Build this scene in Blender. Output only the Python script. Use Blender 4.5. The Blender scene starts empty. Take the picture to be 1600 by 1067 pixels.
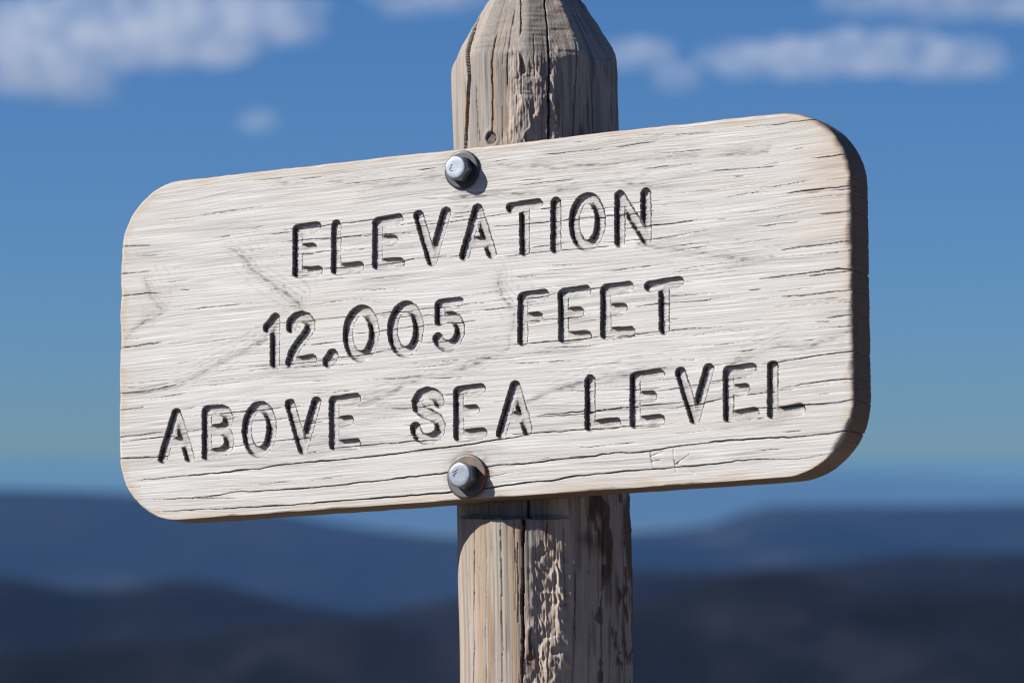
import bpy, math
import numpy as np
from mathutils import Matrix, Vector

# ------------------------------------------------------------------ camera, sky, sun, exposure
scene = bpy.context.scene
C = scene.collection
PITCH = math.radians(1.49)

cam_data = bpy.data.cameras.new("camera")
cam = bpy.data.objects.new("camera", cam_data)
C.objects.link(cam)
cam.location = (0, 0, 0)
cam.rotation_euler = (math.pi / 2 + PITCH, 0, 0)
cam_data.lens = 157.5
cam_data.sensor_width = 36
cam_data.clip_start = 0.05
cam_data.clip_end = 600000
cam_data.dof.use_dof = True
cam_data.dof.focus_distance = 3.70
cam_data.dof.aperture_fstop = 8.6
cam_data.dof.aperture_blades = 8
scene.camera = cam
CAM = Matrix.Rotation(math.pi / 2 + PITCH, 4, 'X')

# pose of the sign face as seen from the camera (board x right, y up, z out of the face)
BR = Matrix(((0.8775377, -0.0042723, -0.4794886), (0.0775297, 0.9880672, 0.1330874), (0.4731984, -0.1539638, 0.8673975)))
BOARD = CAM @ (Matrix.Translation((-0.03459136, 0.01578704, -3.71)) @ BR.to_4x4())

SUN = (BOARD.to_3x3() @ Vector((-1.10, 1.03, 1.0))).normalized()      # direction towards the sun
SKY_LIFT, SKY_GAIN, SKY_TINT = .04, 1.6, (.625, .785, .965, 1)
SUN_EL = math.asin(SUN.z)
SUN_AZ = math.atan2(SUN.x, SUN.y)

world = bpy.data.worlds.new("World")
scene.world = world
world.use_nodes = True
wt = world.node_tree
sky = wt.nodes.new('ShaderNodeTexSky')
sky.sky_type = 'NISHITA'
sky.sun_disc = False
sky.sun_elevation = SUN_EL
sky.sun_rotation = SUN_AZ
sky.altitude = 2500
sky.air_density = 1.6
sky.dust_density = 4.0
sky.ozone_density = 10.0
# the clear, dry, high-altitude sky keeps its deep blue down to the skyline: the elevation is lifted before the lookup
wtc = wt.nodes.new('ShaderNodeTexCoord')
lift = wt.nodes.new('ShaderNodeMapping')
lift.inputs['Location'].default_value = (0, 0, SKY_LIFT)
lift.inputs['Scale'].default_value = (1, 1, SKY_GAIN)
norm = wt.nodes.new('ShaderNodeVectorMath'); norm.operation = 'NORMALIZE'
wt.links.new(wtc.outputs['Generated'], lift.inputs['Vector'])
wt.links.new(lift.outputs[0], norm.inputs[0])
wt.links.new(norm.outputs[0], sky.inputs['Vector'])
deep = wt.nodes.new('ShaderNodeMix'); deep.data_type = 'RGBA'; deep.blend_type = 'MULTIPLY'
deep.inputs[0].default_value = 1
deep.inputs[7].default_value = SKY_TINT
wt.links.new(sky.outputs[0], deep.inputs[6])
wt.links.new(deep.outputs[2], wt.nodes['Background'].inputs[0])
wt.nodes['Background'].inputs[1].default_value = 0.0545

sun_data = bpy.data.lights.new("sun", 'SUN')
sun_data.energy = 5.0
sun_data.angle = math.radians(0.53)
sun_data.color = (1.0, 0.965, 0.915)
sun_ob = bpy.data.objects.new("sun", sun_data)
C.objects.link(sun_ob)
sun_ob.rotation_euler = SUN.to_track_quat('Z', 'Y').to_euler()
sun_ob.location = SUN * 10

scene.view_settings.view_transform = 'Standard'
scene.view_settings.look = 'None'
scene.view_settings.gamma = 1
scene.view_settings.exposure = 0.85
scene.view_settings.use_curve_mapping = False
cy = scene.cycles
cy.max_bounces = 7
cy.diffuse_bounces = 3
cy.volume_bounces = 1
cy.transparent_max_bounces = 16
cy.use_denoising = True
cy.filter_width = 1.2

# ------------------------------------------------------------------ helpers
_tab = np.random.RandomState(7).rand(64, 128, 128).astype(np.float32)


def vn(u, v, seed=0):
    """smooth value noise, -1..1"""
    t = _tab[seed % 64]
    iu = np.floor(u).astype(np.int64); iv = np.floor(v).astype(np.int64)
    fu = (u - iu).astype(np.float32); fv = (v - iv).astype(np.float32)
    fu = fu * fu * (3 - 2 * fu); fv = fv * fv * (3 - 2 * fv)
    a = iu & 127; b = (iu + 1) & 127; c = iv & 127; d = (iv + 1) & 127
    return ((t[a, c] * (1 - fu) + t[b, c] * fu) * (1 - fv) + (t[a, d] * (1 - fu) + t[b, d] * fu) * fv) * 2 - 1


def sstep(a, b, x):
    t = np.clip((x - a) / (b - a), 0, 1)
    return t * t * (3 - 2 * t)


def seg_dist(px, py, a, b):
    ax, ay = a; bx, by = b
    dx, dy = bx - ax, by - ay
    t = np.clip(((px - ax) * dx + (py - ay) * dy) / (dx * dx + dy * dy + 1e-9), 0, 1)
    return np.hypot(px - ax - t * dx, py - ay - t * dy)


def grid_faces(nr, nc, close=False):
    r = np.arange(nr - 1)[:, None]; c = np.arange(nc if close else nc - 1)[None, :]
    c2 = (c + 1) % nc
    return np.stack([r * nc + c, (r + 1) * nc + c, (r + 1) * nc + c2, r * nc + c2], -1).reshape(-1, 4)


def quads_mesh(name, verts, quads, mats=(), attrs=None, ngons=()):
    me = bpy.data.meshes.new(name)
    verts = np.ascontiguousarray(verts, np.float32)
    quads = np.asarray(quads, np.int32)
    nq = len(quads)
    extra = [np.asarray(n, np.int32) for n in ngons]
    loops = np.concatenate([quads.ravel()] + extra).astype(np.int32)
    starts = np.concatenate([np.arange(nq) * 4] + [np.array([nq * 4 + sum(len(e) for e in extra[:i])]) for i in range(len(extra))]).astype(np.int32)
    me.vertices.add(len(verts)); me.vertices.foreach_set("co", verts.ravel())
    me.loops.add(len(loops)); me.loops.foreach_set("vertex_index", loops)
    me.polygons.add(len(starts)); me.polygons.foreach_set("loop_start", starts)
    me.update(calc_edges=True)
    me.polygons.foreach_set("use_smooth", np.ones(len(starts), bool))
    for k, arr in (attrs or {}).items():
        at = me.attributes.new(k, 'FLOAT_COLOR', 'POINT')
        rgba = np.ones((len(verts), 4), np.float32); rgba[:, :3] = arr
        at.data.foreach_set("color", rgba.ravel())
    for m in mats:
        me.materials.append(m)
    me.update()
    return me


def link(name, me, parent=None, matrix=None):
    o = bpy.data.objects.new(name, me)
    C.objects.link(o)
    if parent is not None:
        o.parent = parent
    if matrix is not None:
        o.matrix_local = matrix
    return o


def tag(o, label=None, cat=None, group=None, kind=None):
    for k, v in (('label', label), ('category', cat), ('group', group), ('kind', kind)):
        if v:
            o[k] = v
    return o


class Nodes:
    """a small node-tree writer"""
    def __init__(self, name):
        self.m = bpy.data.materials.new(name)
        self.m.use_nodes = True
        self.t = self.m.node_tree
        self.bsdf = self.t.nodes['Principled BSDF']

    def n(self, kind, ins=None, **props):
        nd = self.t.nodes.new(kind)
        for k, v in props.items():
            setattr(nd, k, v)
        for k, v in (ins or {}).items():
            self.set(nd.inputs[k], v)
        return nd

    def set(self, sock, v):
        if isinstance(v, bpy.types.NodeSocket):
            self.t.links.new(v, sock)
        else:
            sock.default_value = v

    def noise(self, vec, scale, detail=3, rough=0.55, stretch=(1, 1, 1)):
        mp = self.n('ShaderNodeMapping', {'Vector': vec, 'Scale': stretch})
        return self.n('ShaderNodeTexNoise', {'Vector': mp.outputs[0], 'Scale': scale, 'Detail': detail, 'Roughness': rough}).outputs[0]

    def ramp(self, f, a, b):
        return self.n('ShaderNodeMapRange', {'Value': f, 'From Min': a, 'From Max': b}, interpolation_type='SMOOTHSTEP').outputs[0]

    def mix(self, f, a, b, blend='MIX'):
        nd = self.n('ShaderNodeMix', data_type='RGBA', blend_type=blend)
        self.set(nd.inputs[0], f); self.set(nd.inputs[6], a); self.set(nd.inputs[7], b)
        return nd.outputs[2]

    def math(self, op, a, b=0.0):
        nd = self.n('ShaderNodeMath', operation=op)
        self.set(nd.inputs[0], a); self.set(nd.inputs[1], b)
        return nd.outputs[0]


def rgb(r, g, b):
    return (r, g, b, 1)


# ------------------------------------------------------------------ materials
def board_material():
    s = Nodes("weathered_board_wood")
    at = s.n('ShaderNodeAttribute', attribute_name='wood')
    sep = s.n('ShaderNodeSeparateColor', {0: at.outputs['Color']})
    st = s.n('ShaderNodeAttribute', attribute_name='stain').outputs['Fac']
    fig, tan, shade_fac = sep.outputs[0], sep.outputs[1], sep.outputs[2]
    tc = s.n('ShaderNodeTexCoord')
    ob = tc.outputs['Object']
    nrm = s.n('ShaderNodeSeparateXYZ', {0: tc.outputs['Normal']})
    streak = s.noise(ob, 1.0, 4, .62, (11, 1150, 200))
    streak2 = s.noise(ob, 1.0, 3, .6, (26, 1900, 400))
    broad = s.noise(ob, 1.0, 3, .5, (5, 26, 10))
    pale = s.mix(s.ramp(streak, .3, .72), rgb(.315, .304, .286), rgb(.53, .521, .505))
    pale = s.mix(s.math('MULTIPLY', s.ramp(streak2, .58, .74), .40), pale, rgb(.16, .153, .143))
    pale = s.mix(s.math('MULTIPLY', s.ramp(broad, .45, .75), .35), pale, rgb(.385, .352, .31))
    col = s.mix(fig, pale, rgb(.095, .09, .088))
    col = s.mix(tan, col, rgb(.35, .27, .19))
    # sawn end grain is dark, side grain under the worn skin is brown
    end = s.ramp(s.math('ABSOLUTE', nrm.outputs[0]), .45, .9)
    side = s.ramp(s.math('ABSOLUTE', nrm.outputs[1]), .5, .92)
    col = s.mix(s.math('MULTIPLY', side, .85), col, s.mix(streak, rgb(.075, .048, .03), rgb(.15, .105, .07)))
    col = s.mix(s.math('MULTIPLY', end, .95), col, s.mix(streak2, rgb(.06, .040, .027), rgb(.25, .155, .095)))
    col = s.mix(st, col, rgb(.11, .045, .02))
    # near-black shade painted into the routed upright strokes
    col = s.mix(shade_fac, col, rgb(.008, .007, .0065))
    s.set(s.bsdf.inputs['Base Color'], col)
    s.set(s.bsdf.inputs['Roughness'], .72)
    s.set(s.bsdf.inputs['Specular IOR Level'], .3)
    bmp = s.n('ShaderNodeBump', {'Strength': .6, 'Distance': .0003, 'Height': s.math('ADD', streak, s.math('MULTIPLY', streak2, .7))})
    s.set(s.bsdf.inputs['Normal'], bmp.outputs[0])
    return s.m


def post_material():
    s = Nodes("weathered_post_wood")
    at = s.n('ShaderNodeAttribute', attribute_name='wood')
    tc = s.n('ShaderNodeTexCoord')
    ob = tc.outputs['Object']
    fine = s.noise(ob, 1.0, 4, .6, (700, 700, 18))
    blot = s.noise(ob, 1.0, 4, .6, (45, 45, 14))
    col = s.mix(s.math('MULTIPLY', s.ramp(fine, .38, .7), .5), at.outputs['Color'], rgb(.62, .62, .62), 'MULTIPLY')
    col = s.mix(s.math('MULTIPLY', s.ramp(blot, .5, .72), .28), col, rgb(.29, .25, .205))
    speck = s.noise(ob, 1.0, 2, .5, (420, 420, 150))
    col = s.mix(s.math('MULTIPLY', s.ramp(speck, .66, .76), .6), col, rgb(.10, .08, .065))
    s.set(s.bsdf.inputs['Base Color'], col)
    s.set(s.bsdf.inputs['Roughness'], .8)
    s.set(s.bsdf.inputs['Specular IOR Level'], .25)
    bmp = s.n('ShaderNodeBump', {'Strength': .5, 'Distance': .0008, 'Height': s.math('ADD', fine, blot)})
    s.set(s.bsdf.inputs['Normal'], bmp.outputs[0])
    return s.m


def metal_material(name, base, rust, rough):
    s = Nodes(name)
    tc = s.n('ShaderNodeTexCoord')
    ob = tc.outputs['Object']
    sp = s.noise(ob, 260, 4, .6)
    rn = s.noise(ob, 90, 5, .65)
    col = s.mix(sp, rgb(*[c * .8 for c in base]), rgb(*base))
    rm = s.math('MULTIPLY', s.ramp(rn, .62 - .22 * rust, .78 - .18 * rust), min(1, .25 + rust))
    s.set(s.bsdf.inputs['Base Color'], s.mix(rm, col, rgb(.22, .085, .035)))
    s.set(s.bsdf.inputs['Metallic'], s.math('SUBTRACT', .75, s.math('MULTIPLY', rm, .65)))
    s.set(s.bsdf.inputs['Roughness'], s.math('ADD', rough, s.math('MULTIPLY', sp, .2)))
    bmp = s.n('ShaderNodeBump', {'Strength': .25, 'Distance': .0005, 'Height': sp})
    s.set(s.bsdf.inputs['Normal'], bmp.outputs[0])
    return s.m


def hill_material(name, dark, light, scale):
    s = Nodes(name)
    tc = s.n('ShaderNodeTexCoord')
    ob = tc.outputs['Object']
    a = s.noise(ob, scale, 6, .6, (1, 1, 2))
    b = s.noise(ob, scale * 5, 4, .6)
    f = s.ramp(s.math('ADD', a, s.math('MULTIPLY', b, .3)), .52, .86)
    meadow = s.ramp(s.noise(ob, scale * .55, 5, .6), .56, .70)
    c = s.mix(f, rgb(*dark), rgb(*light))
    s.set(s.bsdf.inputs['Base Color'], s.mix(s.math('MULTIPLY', meadow, .6), c, rgb(*[v * 2.1 for v in light])))
    s.set(s.bsdf.inputs['Roughness'], 1.0)
    s.set(s.bsdf.inputs['Specular IOR Level'], .05)
    return s.m


def ground_material():
    s = Nodes("alpine_ground")
    geo = s.n('ShaderNodeNewGeometry')
    z = s.n('ShaderNodeSeparateXYZ', {0: geo.outputs['Position']}).outputs[2]
    n1 = s.noise(geo.outputs['Position'], 1.3, 6, .65)
    n2 = s.noise(geo.outputs['Position'], .0012, 6, .6)
    rock = s.mix(s.ramp(n1, .35, .65), rgb(.13, .095, .06), rgb(.24, .19, .135))
    wood = s.mix(s.ramp(n2, .4, .65), rgb(.028, .040, .026), rgb(.10, .09, .06))
    f = s.ramp(s.math('ADD', z, s.math('MULTIPLY', n2, 120)), -320, -120)
    s.set(s.bsdf.inputs['Base Color'], s.mix(f, wood, rock))
    s.set(s.bsdf.inputs['Roughness'], 1.0)
    s.set(s.bsdf.inputs['Specular IOR Level'], .1)
    bmp = s.n('ShaderNodeBump', {'Strength': .6, 'Distance': .05, 'Height': n1})
    s.set(s.bsdf.inputs['Normal'], bmp.outputs[0])
    return s.m


def volume_material(name, density, color, aniso, absorb=(0, 0, 0)):
    m = bpy.data.materials.new(name)
    m.use_nodes = True
    t = m.node_tree
    t.nodes.remove(t.nodes['Principled BSDF'])
    v = t.nodes.new('ShaderNodeVolumePrincipled')
    v.inputs['Color'].default_value = (*color, 1)
    v.inputs['Density'].default_value = density
    v.inputs['Absorption Color'].default_value = (*absorb, 1)
    v.inputs['Anisotropy'].default_value = aniso
    t.links.new(v.outputs[0], t.nodes['Material Output'].inputs['Volume'])
    m.cycles.homogeneous_volume = True
    return m


# ------------------------------------------------------------------ the ground: one sheet from the summit to the horizon
GROUND_Z = -1.62
ang = np.linspace(0, 2 * np.pi, 181)[:-1]
rad = np.concatenate([np.linspace(0.3, 9, 24), np.geomspace(10, 255000, 110)])
RR, AA = np.meshgrid(rad, ang, indexing='ij')
gx, gy = RR * np.sin(AA), RR * np.cos(AA)
fall = np.where(RR < 7, 0, (RR - 7) * .30)
low = 1200.0
hz = GROUND_Z - low * (1 - np.exp(-fall / low * 1.6))
hz = hz + np.minimum(.12, RR * .006) * vn(gx / 1.7 + 30, gy / 1.7 + 30, 3) + np.clip((RR - 40) * .05, 0, 35) * vn(gx / 300 + 9, gy / 300 + 9, 4) * (RR < 6000)
hz[:9] = np.clip(hz[:9], GROUND_Z - .05, GROUND_Z + .05)
gv = np.stack([gx, gy, hz], -1).reshape(-1, 3)
gm = ground_material()
ground = link('ground', quads_mesh('ground', gv, grid_faces(len(rad), 180, True), [gm], ngons=[np.arange(180)]))
tag(ground, kind='structure')
GROUND_LOW = float(hz.min())

# ------------------------------------------------------------------ hills: ridges one behind another
HOR = 715.0


def ridge(name, d, crest_px, half, mat, seed, rough, label=None):
    """crest given as (picture column, row) pairs, turned into real positions at distance d"""
    span = d * .75 + 3 * half
    xs = np.linspace(-span, span, 420)
    cx = np.array([(p[0] - 800) / 7000 * d for p in crest_px])
    cz = np.array([(HOR - p[1]) / 7000 * d for p in crest_px])
    vs = np.linspace(-1, 1, 61)
    X, V = np.meshgrid(xs, vs, indexing='ij')
    cr = np.interp(X, cx, cz)
    base = GROUND_LOW - 5
    hgt = cr - base
    prof = np.cos(V * np.pi / 2) ** 1.15
    Y = d + V * half + half * .15 * vn(X / half + 5, V * .7 + 8, seed)
    nz = vn(X / half * 2.2 + 40, Y / half * 2.2 + 40, seed + 1) * .5 + vn(X / half * 5 + 40, Y / half * 5 + 40, seed + 2) * .28 + vn(X / half * 12 + 40, Y / half * 12 + 40, seed + 3) * .12
    edge = sstep(0, .12, 1 - np.abs(X) / span)
    Z = base + hgt * edge * prof * (1 + rough * nz * np.abs(V) ** .8) + min(rough, .22) * hgt * .03 * nz * prof
    v = np.stack([X, Y, Z], -1).reshape(-1, 3)
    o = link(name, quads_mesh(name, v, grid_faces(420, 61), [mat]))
    tag(o, kind='structure')
    return o


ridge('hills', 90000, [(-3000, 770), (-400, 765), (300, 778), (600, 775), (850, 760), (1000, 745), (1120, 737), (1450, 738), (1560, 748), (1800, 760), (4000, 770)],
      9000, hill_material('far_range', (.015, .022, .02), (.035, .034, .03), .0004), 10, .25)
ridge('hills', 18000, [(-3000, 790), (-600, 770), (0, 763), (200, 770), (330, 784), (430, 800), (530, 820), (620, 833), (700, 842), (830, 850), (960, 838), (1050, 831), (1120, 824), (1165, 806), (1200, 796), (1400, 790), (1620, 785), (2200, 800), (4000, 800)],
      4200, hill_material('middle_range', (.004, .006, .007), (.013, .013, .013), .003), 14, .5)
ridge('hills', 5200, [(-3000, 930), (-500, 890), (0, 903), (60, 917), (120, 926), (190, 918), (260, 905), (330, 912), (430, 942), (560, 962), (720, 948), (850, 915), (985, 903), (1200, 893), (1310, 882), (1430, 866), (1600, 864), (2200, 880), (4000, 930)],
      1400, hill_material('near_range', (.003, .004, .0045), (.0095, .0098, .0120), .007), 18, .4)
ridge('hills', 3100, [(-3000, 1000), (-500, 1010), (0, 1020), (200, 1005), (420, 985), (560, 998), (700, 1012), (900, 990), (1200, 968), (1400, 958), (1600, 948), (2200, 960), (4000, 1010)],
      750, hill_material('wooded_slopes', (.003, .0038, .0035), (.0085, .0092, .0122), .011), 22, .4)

# ------------------------------------------------------------------ air
hb = np.array([[x, y, z] for z in (GROUND_LOW - 6.5, 1.6) for y in (-256500, 256500) for x in (-256500, 256500)], float)
hq = [[0, 2, 3, 1], [4, 5, 7, 6], [0, 1, 5, 4], [2, 6, 7, 3], [0, 4, 6, 2], [1, 3, 7, 5]]
hme = bpy.data.meshes.new('haze')
hme.from_pydata([tuple(v) for v in hb], [], hq)
hme.materials.append(volume_material('thin_blue_air', 2.6e-5, (.075, .19, .48), 0.0, (.33, .29, .010)))
haze = link('haze', hme)
tag(haze, kind='stuff')

# ------------------------------------------------------------------ clouds: thin fair-weather puffs
cloud_mat = volume_material('cloud_vapour', .0024, (1, 1, 1), .1)
cloud_mat.cycles.homogeneous_volume = False
ct = cloud_mat.node_tree
tcn = ct.nodes.new('ShaderNodeTexCoord')
cns = ct.nodes.new('ShaderNodeTexNoise')
cns.inputs['Scale'].default_value = .0115; cns.inputs['Detail'].default_value = 4; cns.inputs['Roughness'].default_value = .6
cmr = ct.nodes.new('ShaderNodeMapRange')
cmr.inputs['From Min'].default_value = .36; cmr.inputs['From Max'].default_value = .74
cmr.inputs['To Min'].default_value = 0; cmr.inputs['To Max'].default_value = .0036
ct.links.new(tcn.outputs['Object'], cns.inputs['Vector'])
ct.links.new(cns.outputs[0], cmr.inputs['Value'])
ct.links.new(cmr.outputs[0], [n for n in ct.nodes if n.type == 'PRINCIPLED_VOLUME'][0].inputs['Density'])


def cloud(puffs, dist, label, seed):
    """puffs: (column, row, half width, half height) in picture units, built as real volumes at their distance"""
    rs = np.random.RandomState(seed)
    k = dist / 7000
    ico = bpy.data.meshes.new('tmp')
    import bmesh
    bm = bmesh.new()
    c0 = Vector(((puffs[0][0] - 800) * k, dist, (HOR - puffs[0][1]) * k))
    for (px, py, hw, hh) in puffs:
        base = Vector(((px - 800) * k, dist + rs.uniform(-40, 40), (HOR - py) * k)) - c0
        for i in range(9):
            sc = 1.0 if i == 0 else rs.uniform(.35, .62)
            off = Vector((0, 0, 0)) if i == 0 else Vector((rs.uniform(-.85, .85) * hw * k, rs.uniform(-.5, .5) * min(hw, hh * 1.6) * k, rs.uniform(-.65, .75) * hh * k))
            m = Matrix.Translation(base + off) @ Matrix.Diagonal((hw * k * sc * 1.2, min(hw, hh * 1.7) * k * sc * 1.2, hh * k * sc * 1.2, 1))
            bmesh.ops.create_icosphere(bm, subdivisions=3, radius=1, matrix=m)
    bm.to_mesh(ico); bm.free()
    tmp = bpy.data.objects.new('tmp', ico)
    C.objects.link(tmp)
    md = tmp.modifiers.new('r', 'REMESH'); md.mode = 'VOXEL'; md.voxel_size = max(9.0, min(p[3] for p in puffs) * k / 9)
    me = bpy.data.meshes.new_from_object(tmp.evaluated_get(bpy.context.evaluated_depsgraph_get()))
    bpy.data.objects.remove(tmp); bpy.data.meshes.remove(ico)
    me.name = 'cloud'
    me.materials.clear(); me.materials.append(cloud_mat)
    o = link('cloud', me)
    o.location = c0
    tag(o, label, 'cloud', 'thin clouds in the blue sky')
    return o


cloud([(120, 70, 120, 45), (60, 95, 95, 50), (115, 130, 60, 28), (250, 50, 110, 50), (360, 30, 110, 42), (200, 15, 150, 30), (430, 25, 60, 28), (40, 40, 90, 40), (-90, 70, 110, 60)],
      16000, 'broad pale cloud bank at the upper left, largest cloud in the sky', 1)
cloud([(402, 188, 30, 16), (385, 186, 16, 10)], 15000, 'tiny lone cloud puff above the left end of the sign', 2)
cloud([(650, 2, 55, 18), (700, -6, 60, 20), (640, -20, 70, 25)], 16500, 'small cloud cut by the top edge just left of the post', 3)
cloud([(995, 80, 50, 22), (1058, 120, 36, 20), (960, 78, 30, 16)], 17500, 'small double cloud puff right beside the post top', 4)
cloud([(1160, 92, 48, 26), (1240, 88, 66, 30), (1350, 82, 85, 32), (1460, 92, 75, 28), (1540, 98, 36, 18), (1110, 88, 24, 14)],
      17000, 'long flat cloud streak at the upper right', 5)
cloud([(1380, 2, 90, 18), (1500, 4, 110, 24), (1610, 0, 90, 26), (1460, -22, 150, 28)], 16000, 'cloud cut by the top right corner, above the long streak', 6)

# ------------------------------------------------------------------ sign measurements, millimetres on the face of the board
LETTERS = [
 ('E',[[(-167.6,93.1),(-167.4,56.2)],[(-167.6,93.1),(-149.2,93.7)],[(-167.5,76.1),(-153.5,75.9)],[(-167.4,56.2),(-147.5,55.6)]]),
 ('L',[[(-129.3,93.0),(-129.5,55.7)],[(-129.5,55.7),(-107.0,55.9)]]),
 ('E',[[(-88.9,91.5),(-89.2,56.5)],[(-88.9,91.5),(-69.0,92.9)],[(-89.0,76.2),(-74.3,75.9)],[(-89.2,56.5),(-67.2,55.7)]]),
 ('V',[[(-49.1,94.3),(-36.3,54.7)],[(-22.8,94.6),(-36.3,54.7)]]),
 ('A',[[(7.2,94.6),(-5.3,56.8)],[(7.2,94.6),(20.4,56.2)],[(-0.8,66.7),(16.2,66.8)]]),
 ('T',[[(39.3,92.7),(63.9,93.6)],[(51.6,93.1),(51.7,55.5)]]),
 ('I',[[(81.0,93.2),(80.7,55.4)]]),
 ('O',[('ell',110.0,74.6,12.1,19.7)]),
 ('N',[[(140.2,93.3),(139.9,55.2)],[(140.2,93.3),(164.2,55.1)],[(163.9,93.0),(164.2,55.1)]]),
 ('1',[[(-196.8,11.3),(-189.5,19.0)],[(-189.5,19.0),(-189.7,-19.5)]]),
 ('2',[[(-173.6,9.4),(-173.0,14.3),(-169.2,17.6),(-164.1,18.5),(-158.4,16.4),(-154.6,11.8),(-155.2,6.9),(-159.6,1.2),(-165.9,-4.9),(-171.0,-11.1),(-174.1,-20.1)],[(-174.1,-20.1),(-153.3,-19.5)]]),
 ('comma',[[(-133.1,-17.8),(-136.6,-22.4)]]),
 ('0',[('ell',-105.0,-0.9,12.8,19.6)]),
 ('0',[('ell',-61.9,-0.8,12.6,19.2)]),
 ('5',[[(-11.3,17.7),(-28.7,16.7),(-29.1,3.8)],[(-29.1,3.8),(-23.6,6.3),(-17.5,6.1),(-12.6,3.0),(-9.9,-2.6),(-10.2,-9.0),(-13.3,-14.7),(-18.7,-18.0),(-24.8,-17.5),(-29.1,-14.5),(-30.9,-10.6)]]),
 ('F',[[(49.7,16.7),(69.5,17.4)],[(49.7,16.7),(49.5,-19.1)],[(49.6,-0.9),(63.4,-0.7)]]),
 ('E',[[(87.6,16.7),(87.4,-19.9)],[(87.6,16.7),(108.1,17.4)],[(87.5,0.3),(101.7,0.1)],[(87.4,-19.9),(108.6,-20.0)]]),
 ('E',[[(126.6,16.3),(126.3,-19.8)],[(126.6,16.3),(147.4,17.5)],[(126.5,0.2),(141.7,0.0)],[(126.3,-19.8),(148.8,-19.8)]]),
 ('T',[[(166.7,16.1),(192.8,17.6)],[(179.8,16.9),(179.7,-19.9)]]),
 ('A',[[(-288.6,-55.8),(-302.0,-93.3)],[(-288.6,-55.8),(-274.9,-94.2)],[(-296.5,-80.7),(-279.6,-80.1)]]),
 ('B',[[(-257.7,-55.7),(-257.5,-93.5)],[(-257.7,-55.7),(-243.6,-55.6),(-237.7,-58.8),(-235.8,-63.9),(-237.7,-69.2),(-242.8,-72.2),(-257.6,-72.8)],[(-242.8,-72.2),(-237.0,-75.9),(-235.0,-82.6),(-236.3,-89.1),(-242.7,-92.5),(-257.5,-93.5)]]),
 ('O',[('ell',-205.0,-75.1,12.4,19.4)]),
 ('V',[[(-174.5,-55.8),(-161.8,-94.9)],[(-148.6,-55.9),(-161.8,-94.9)]]),
 ('E',[[(-131.2,-56.6),(-131.1,-93.7)],[(-131.2,-56.6),(-109.9,-55.9)],[(-131.1,-73.9),(-116.8,-73.8)],[(-131.1,-93.7),(-109.9,-93.8)]]),
 ('S',[[(-29.8,-64.9),(-31.0,-60.5),(-35.3,-57.0),(-41.4,-55.8),(-47.5,-57.2),(-51.2,-62.3),(-50.0,-67.8),(-44.5,-71.9),(-37.2,-74.8),(-31.1,-78.8),(-28.6,-83.7),(-29.9,-90.1),(-35.4,-94.0),(-42.7,-94.6),(-48.8,-92.0),(-52.2,-86.4),(-52.5,-84.2)]]),
 ('E',[[(-11.2,-57.2),(-11.3,-94.0)],[(-11.2,-57.2),(9.4,-56.5)],[(-11.3,-73.7),(3.6,-73.7)],[(-11.3,-94.0),(10.7,-93.4)]]),
 ('A',[[(42.1,-56.3),(28.8,-94.6)],[(42.1,-56.3),(53.3,-93.7)],[(33.6,-82.2),(50.4,-81.3)]]),
 ('L',[[(111.6,-56.9),(111.3,-94.0)],[(111.3,-94.0),(134.7,-93.5)]]),
 ('E',[[(152.9,-57.4),(152.5,-94.5)],[(152.9,-57.4),(174.6,-56.6)],[(152.7,-73.9),(167.5,-73.9)],[(152.5,-94.5),(174.8,-93.9)]]),
 ('V',[[(194.0,-56.8),(206.2,-94.8)],[(219.2,-55.8),(206.2,-94.8)]]),
 ('E',[[(236.9,-59.0),(236.4,-95.4)],[(236.9,-59.0),(256.8,-57.9)],[(236.7,-74.2),(250.9,-74.2)],[(236.4,-95.4),(258.8,-93.9)]]),
 ('L',[[(276.0,-58.0),(275.4,-95.6)],[(275.4,-95.6),(299.3,-93.7)]]),
]
SCRATCHES = [('E',[[(166.0,-120.2),(167.1,-126.5),(168.9,-133.3)],[(166.3,-122.5),(177.1,-119.9)],[(167.4,-126.8),(174.2,-126.4)],[(168.9,-133.1),(179.6,-133.5)]]),('K',[[(186.8,-118.4),(187.7,-127.8),(189.1,-137.0)],[(201.3,-123.5),(189.1,-130.2),(196.8,-134.2),(205.7,-139.1)]])]
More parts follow.
